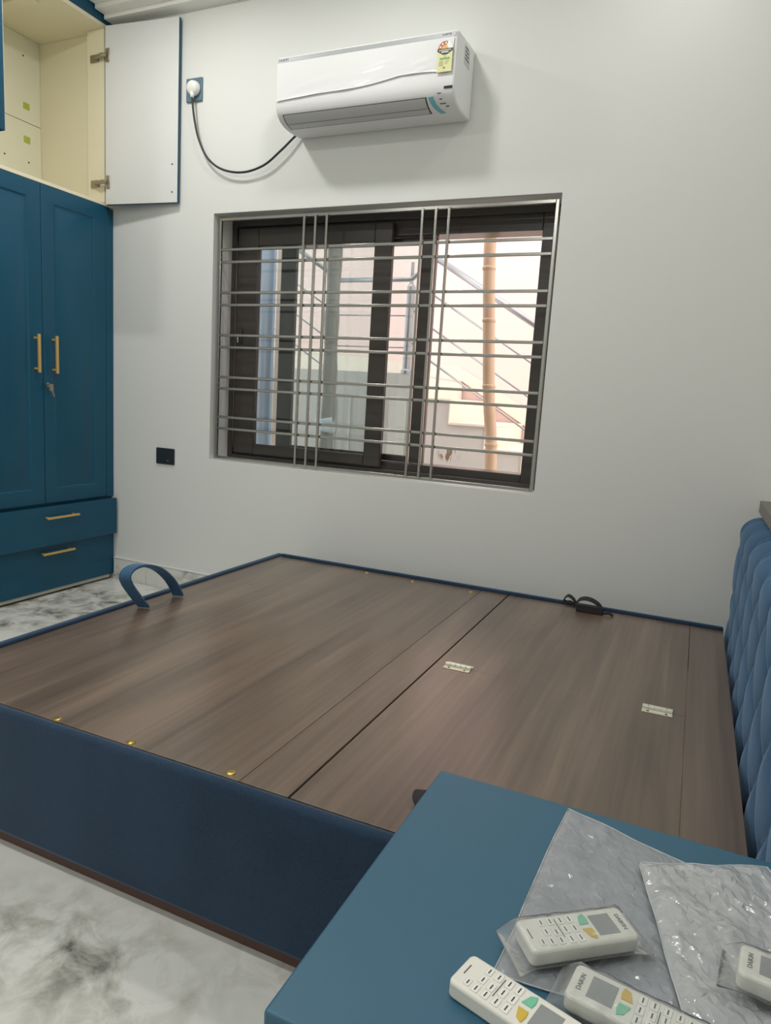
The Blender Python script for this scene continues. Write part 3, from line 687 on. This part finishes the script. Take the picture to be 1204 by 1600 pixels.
# ------------------------------------------------------------------ headboard
hb = Thing('headboard', 'blue quilted velvet headboard with tufted wave pattern and grey ledge', 'headboard', (.24, -1.0, 0))
HY0, HY1, HZ0, HZ1 = -1.905, -.085, .05, .752
def tuft(y, z):
    a = y / .215; b_ = z / .27
    k = .215 * math.sin(2 * math.pi * b_)
    s = abs(math.sin(math.pi * (a + k))) ; s2 = abs(math.sin(math.pi * (a + .5 - k)))
    return .5 * (min(s, s2) ** .5)
def headf(u_, v_):
    y = HY0 + (HY1 - HY0) * u_
    # v: up the front, then rounded over the top to the back
    if v_ < .82:
        z = HZ0 + (HZ1 - .055 - HZ0) * (v_ / .82); x_ = .199
        nx, nz = -1, 0
    else:
        t = (v_ - .82) / .18 * math.pi / 2
        z = HZ1 - .055 + .055 * math.sin(t); x_ = .199 + .052 * (1 - math.cos(t)); nx, nz = -math.cos(t), math.sin(t)
    e = min(1, (HY1 - y) / .03, (y - HY0) / .03); e = max(0, e) ** .5
    h_ = .046 * tuft(y, z + .04) * (.55 + .45 * e) - .022 * (1 - e)
    return (x_ + nx * h_, y, z + nz * h_ * .5)
NU, NV = 240, 120
mb = MB().grid(headf, NU, NV)
row0 = [i for i in range(NU + 1)]; rowN = [NV * (NU + 1) + i for i in range(NU + 1)]
base = len(mb.v)
mb.v += [(.258, mb.v[i][1], mb.v[i][2]) for i in row0] + [(.258, mb.v[i][1], mb.v[i][2] - .002) for i in rowN]
mb.f += [(row0[i], base + i, base + i + 1, row0[i + 1]) for i in range(NU)]
mb.f += [(rowN[i], rowN[i + 1], base + NU + 1 + i + 1, base + NU + 1 + i) for i in range(NU)]
mb.f += [(base + i, base + NU + 1 + i, base + NU + 2 + i, base + i + 1) for i in range(NU)]
for i in (0, NU):
    mb.f.append(tuple([j * (NU + 1) + i for j in range(NV + 1)] + [base + NU + 1 + i, base + i]))
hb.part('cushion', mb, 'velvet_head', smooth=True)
hb.part('ledge', MB().box(.236, XR - .002, -1.93, -.060, .770, .812), 'ledge', bevel=.001, label='grey laminate ledge capping the headboard')
hb.part('backing_board', MB().box(.260, XR - .002, -1.905, -.075, 0, .769), 'ledge')

# ------------------------------------------------------------------ bedside table
NZ = .505
NX0, NX1, NY0, NY1 = -.3165, .268, -2.424, -1.9125
ns = Thing('bedside_table', 'teal blue laminate bedside table next to the bed', 'bedside table', (-.02, -2.17, 0))
ns.part('top', MB().box(NX0, NX1, NY0, NY1, NZ - .022, NZ), 'teal_table_lit', bevel=.004, seg=3)
ns.part('body', MB().box(NX0 + .030, NX1, NY0 + .006, NY1 - .006, .06, NZ - .023), 'teal_table_lit', bevel=.001)
for z0, z1 in ((.275, .475), (.07, .27)):
    d = ns.part('drawer', MB().box(NX0 + .010, NX0 + .029, NY0 + .008, NY1 - .008, z0, z1), 'teal_table_lit', bevel=.001)
    zz = (z0 + z1) / 2
    h = MB().box(NX0 - .022, NX0 - .013, -2.25, -2.09, zz - .005, zz + .005)
    for y in (-2.235, -2.105): h.box(NX0 - .014, NX0 + .010, y - .004, y + .004, zz - .004, zz + .004)
    ns.part('handle', h, 'gold', d, label='slim gold bar handle', bevel=.001)
ns.part('base', MB().box(NX0 + .05, NX1, NY0 + .02, NY1 - .02, 0, .0595), 'teal_table_lit')

# ------------------------------------------------------------------ plastic packaging and remotes
def poly_sheet(nm, label, corners, m, z, amp, seed, freq, thick=.006, nu=70, nv=70, group=None, edge=.25, crumple=False):
    """flat polythene bag: two sheets sealed at the rim, crumpled"""
    c = [Vector((a, b_, 0)) for a, b_ in corners]
    def base_pt(u_, v_):
        p = (c[0] * (1 - u_) + c[1] * u_) * (1 - v_) + (c[3] * (1 - u_) + c[2] * u_) * v_
        wob = .004
        p = p + Vector((wob * noise.noise((u_ * 3, v_ * 3, seed)), wob * noise.noise((u_ * 3, v_ * 3, seed + 9)), 0))
        return p
    def top(u_, v_):
        p = base_pt(u_, v_); e = min(1, min(u_, 1 - u_, v_, 1 - v_) / .08)
        r = abs(noise.noise((p.x * freq, p.y * freq, seed))) + .5 * abs(noise.noise((p.x * freq * 2.3, p.y * freq * 2.3, seed + 3))) + .3 * abs(noise.noise((p.x * freq * 6, p.y * freq * 6, seed + 5)))
        return (p.x, p.y, z + .0012 + (thick * e * .6 + amp * r * (edge + (1 - edge) * e)))
    def bot(u_, v_):
        p = base_pt(u_, v_); return (p.x, p.y, z + .0004)
    if crumple:
        rnd = random.Random(3); top0 = top
        def top(u_, v_):
            inn = 0 < u_ < 1 and 0 < v_ < 1
            x_, y_, z_ = top0(u_ + (rnd.uniform(-.4, .4) / nu if inn else 0), v_ + (rnd.uniform(-.4, .4) / nv if inn else 0))
            return (x_, y_, z_ + (rnd.uniform(0, .0022 if amp > .008 else .0011) if inn else 0))
    mb_ = MB().grid(top, nu, nv)
    if crumple:
        mb_.f = [t_ for k_, f_ in enumerate(mb_.f) for t_ in (((f_[0], f_[1], f_[2]), (f_[0], f_[2], f_[3])) if (k_ * 7919) % 3 else ((f_[0], f_[1], f_[3]), (f_[1], f_[2], f_[3])))]
    n0 = len(mb_.v); mb_.grid(bot, nu, nv)
    cx = sum(a for a, _ in corners) / 4; cy = sum(b_ for _, b_ in corners) / 4
    o_ = single(nm, label, 'plastic bag', mb_, m, (cx, cy, z), group=group, smooth=not crumple)
    rim = [top(k / 20, 0) for k in range(20)] + [top(1, k / 20) for k in range(20)] + [top(1 - k / 20, 1) for k in range(20)] + [top(0, 1 - k / 20) for k in range(21)]
    class R_: location = Vector((cx, cy, z))
    link('heat_seal', MB().tube([(a, b_, c_ + .0004) for a, b_, c_ in rim], .0009, 6), 'film_rim', o_, R_, smooth=True)
    return o_
poly_sheet('plastic_sleeve', 'clear flat plastic sleeve lying under the wrapped remotes', [(-.110, -1.924), (.078, -1.985), (.062, -2.262), (-.128, -2.275)], 'film_sleeve', NZ, .0035, 1.3, 15, .002, nu=34, nv=46, crumple=True)
poly_sheet('plastic_bag', 'crumpled clear plastic bag spread toward the headboard', [(-.004, -2.020), (.152, -1.945), (.245, -2.225), (.058, -2.262)], 'film_bag', NZ + .0085, .012, 5.1, 15, .004, nu=30, nv=34, crumple=True)

def rrect(x0, x1, y0, y1, r, n=6):
    pts = []
    for cx, cy, a0 in ((x1 - r, y1 - r, 0), (x0 + r, y1 - r, 90), (x0 + r, y0 + r, 180), (x1 - r, y0 + r, 270)):
        for k in range(n + 1):
            a = math.radians(a0 + 90 * k / n); pts.append((cx + r * math.cos(a), cy + r * math.sin(a)))
    return pts
RL, RW, RT = .128, .047, .019
def make_remote(label, loc, rz, tilt=0.0, mirror=False):
    """logo end at +x, top face up; local frame"""
    t = Thing('remote_control', label, 'remote', loc, rz); t.o.rotation_euler = (0, tilt, rz)
    P = lambda nm, mb_, m, par=None, **kw: t.part(nm, mb_, m, par, raw=True, **kw)
    hl, hw = RL / 2, RW / 2
    outline = []
    for k in range(9):        # gently bowed button end
        a = -1 + 2 * k / 8; outline.append((-hl - .0 + .004 * a * a, hw * a * .93))
    body = [(x_, -y_) for x_, y_ in rrect(-hl, hl, -hw, hw, .007)]
    P('case', MB().prism(body, 2, 0.0, RT), 'remote', bevel=.0035, seg=3, angle=40)
    zt = RT
    P('display', MB().box(.020, .045, -.0145, .0145, zt - .001, zt + .0004), 'lcd', label='grey lcd display')
    Rz = Matrix.Translation((.0535, 0, zt + .0003)) @ Matrix.Rotation(math.radians(-90), 4, 'Z')
    text('lettering', 'DAIKIN', .0068, Rz, 'text_grey', t.o)
    for sgn, mm in ((1, 'mint'), (-1, 'yellow')):
        pts = [(.0155, sgn * .003), (.0165, sgn * .010), (.0150, sgn * .0185), (.0085, sgn * .0150), (.0045, sgn * .0030)]
        if sgn < 0: pts = pts[::-1]
        P('mode_button', MB().prism(pts, 2, zt - .0005, zt + .0012), mm, bevel=.0005, label=('mint green' if mm == 'mint' else 'yellow') + ' button')
    rows = [(-.003, (-.0135, 0, .0135), .0062), (-.014, (-.0135, 0, .0135), .0062), (-.026, (-.0135, -.002, .0135), .0058), (-.037, (-.0135, 0, .0135), .0055), (-.047, (-.0125,), .005)]
    for xx, ys, s in rows:
        for y in ys:
            bt = P('button', MB().prism(rrect(xx - s * .62, xx + s * .62, y - s * .9, y + s * .9, .0012, 3), 2, zt - .0005, zt + .0007), 'button', bevel=.0004)
            P('button_outline', MB().prism(rrect(xx - s * .62 - .0005, xx + s * .62 + .0005, y - s * .9 - .0005, y + s * .9 + .0005, .0014, 3), 2, zt - .0005, zt + .0002), 'button_edge', bt)
            P('button_mark', MB().box(xx - .0007, xx + .0007, y - s * .55, y + s * .55, zt + .0005, zt + .0009), 'text_grey', bt)
    P('printed_text', MB().box(-.0565, -.0553, -.006, .008, zt - .0004, zt + .0002).box(-.0205, -.0195, -.010, .016, zt - .0004, zt + .0002), 'text_grey')
    return t

def pouch(label, loc, rz, tilt, seed):
    """clear polythene pouch around a remote, with loose sealed ends"""
    hl, hw = RL / 2 + .016, RW / 2 + .009
    NU_, NV_ = 60, 40
    def f(u_, v_):
        x_ = (u_ * 2 - 1) * hl; a = v_ * 2 * math.pi
        inner = max(0, 1 - max(0, abs(x_) - (RL / 2 - .002)) / .016)
        hz = .0012 + (RT / 2 + .0016) * inner ** .7
        c_, s_ = math.cos(a), math.sin(a)
        sq = lambda k: math.copysign(abs(k) ** .45, k)
        wv = hw - .005 * inner * (1 - .6 * abs(noise.noise((x_ * 40, 0, seed))))
        y_ = sq(c_) * wv; z_ = RT / 2 + .0012 + sq(s_) * hz
        k = .0016 * noise.noise((x_ * 70 + seed, y_ * 70, z_ * 90)) * (1.0 if s_ > -.2 else .15)
        flare = -RT / 2 * .85 * (1 - inner)
        return (x_, y_, max(.0002, z_ + k + flare))
    mb_ = MB().grid(f, NU_, NV_)
    o = single('remote_pouch', label, 'plastic bag', mb_, 'film_pouch', (0, 0, 0), smooth=True)
    o.location = loc; o.rotation_euler = (0, tilt, rz)
    return o
rem = [
    ('white remote lying bare on the teal table with no wrapper', (-.0957, -2.3195, NZ + .0002), math.radians(-15.3), 0, 0),
    ('wrapped white remote lying crosswise on the clear plastic sleeve', (-.056, -2.207, NZ + .013), math.radians(38), 0, 2.2),
    ('wrapped white remote lying between the bare remote and the crumpled bag', (.0120, -2.284, NZ + .010), math.radians(171.4), 0, 4.1),
    ('wrapped white remote resting on the crumpled plastic bag', (.1655, -2.197, NZ + .030), math.radians(172.6), 0, 6.3),
]
pl = [None, 'clear plastic pouch around the remote that lies crosswise on the sleeve', 'clear plastic pouch around the remote beside the bare remote', 'clear plastic pouch around the remote on the crumpled bag']
for (lb_, loc, rz, tilt, seed), pb in zip(rem, pl):
    make_remote(lb_, loc, rz, tilt)
    if pb: pouch(pb, (loc[0], loc[1], loc[2] - .0015), rz, tilt, seed)
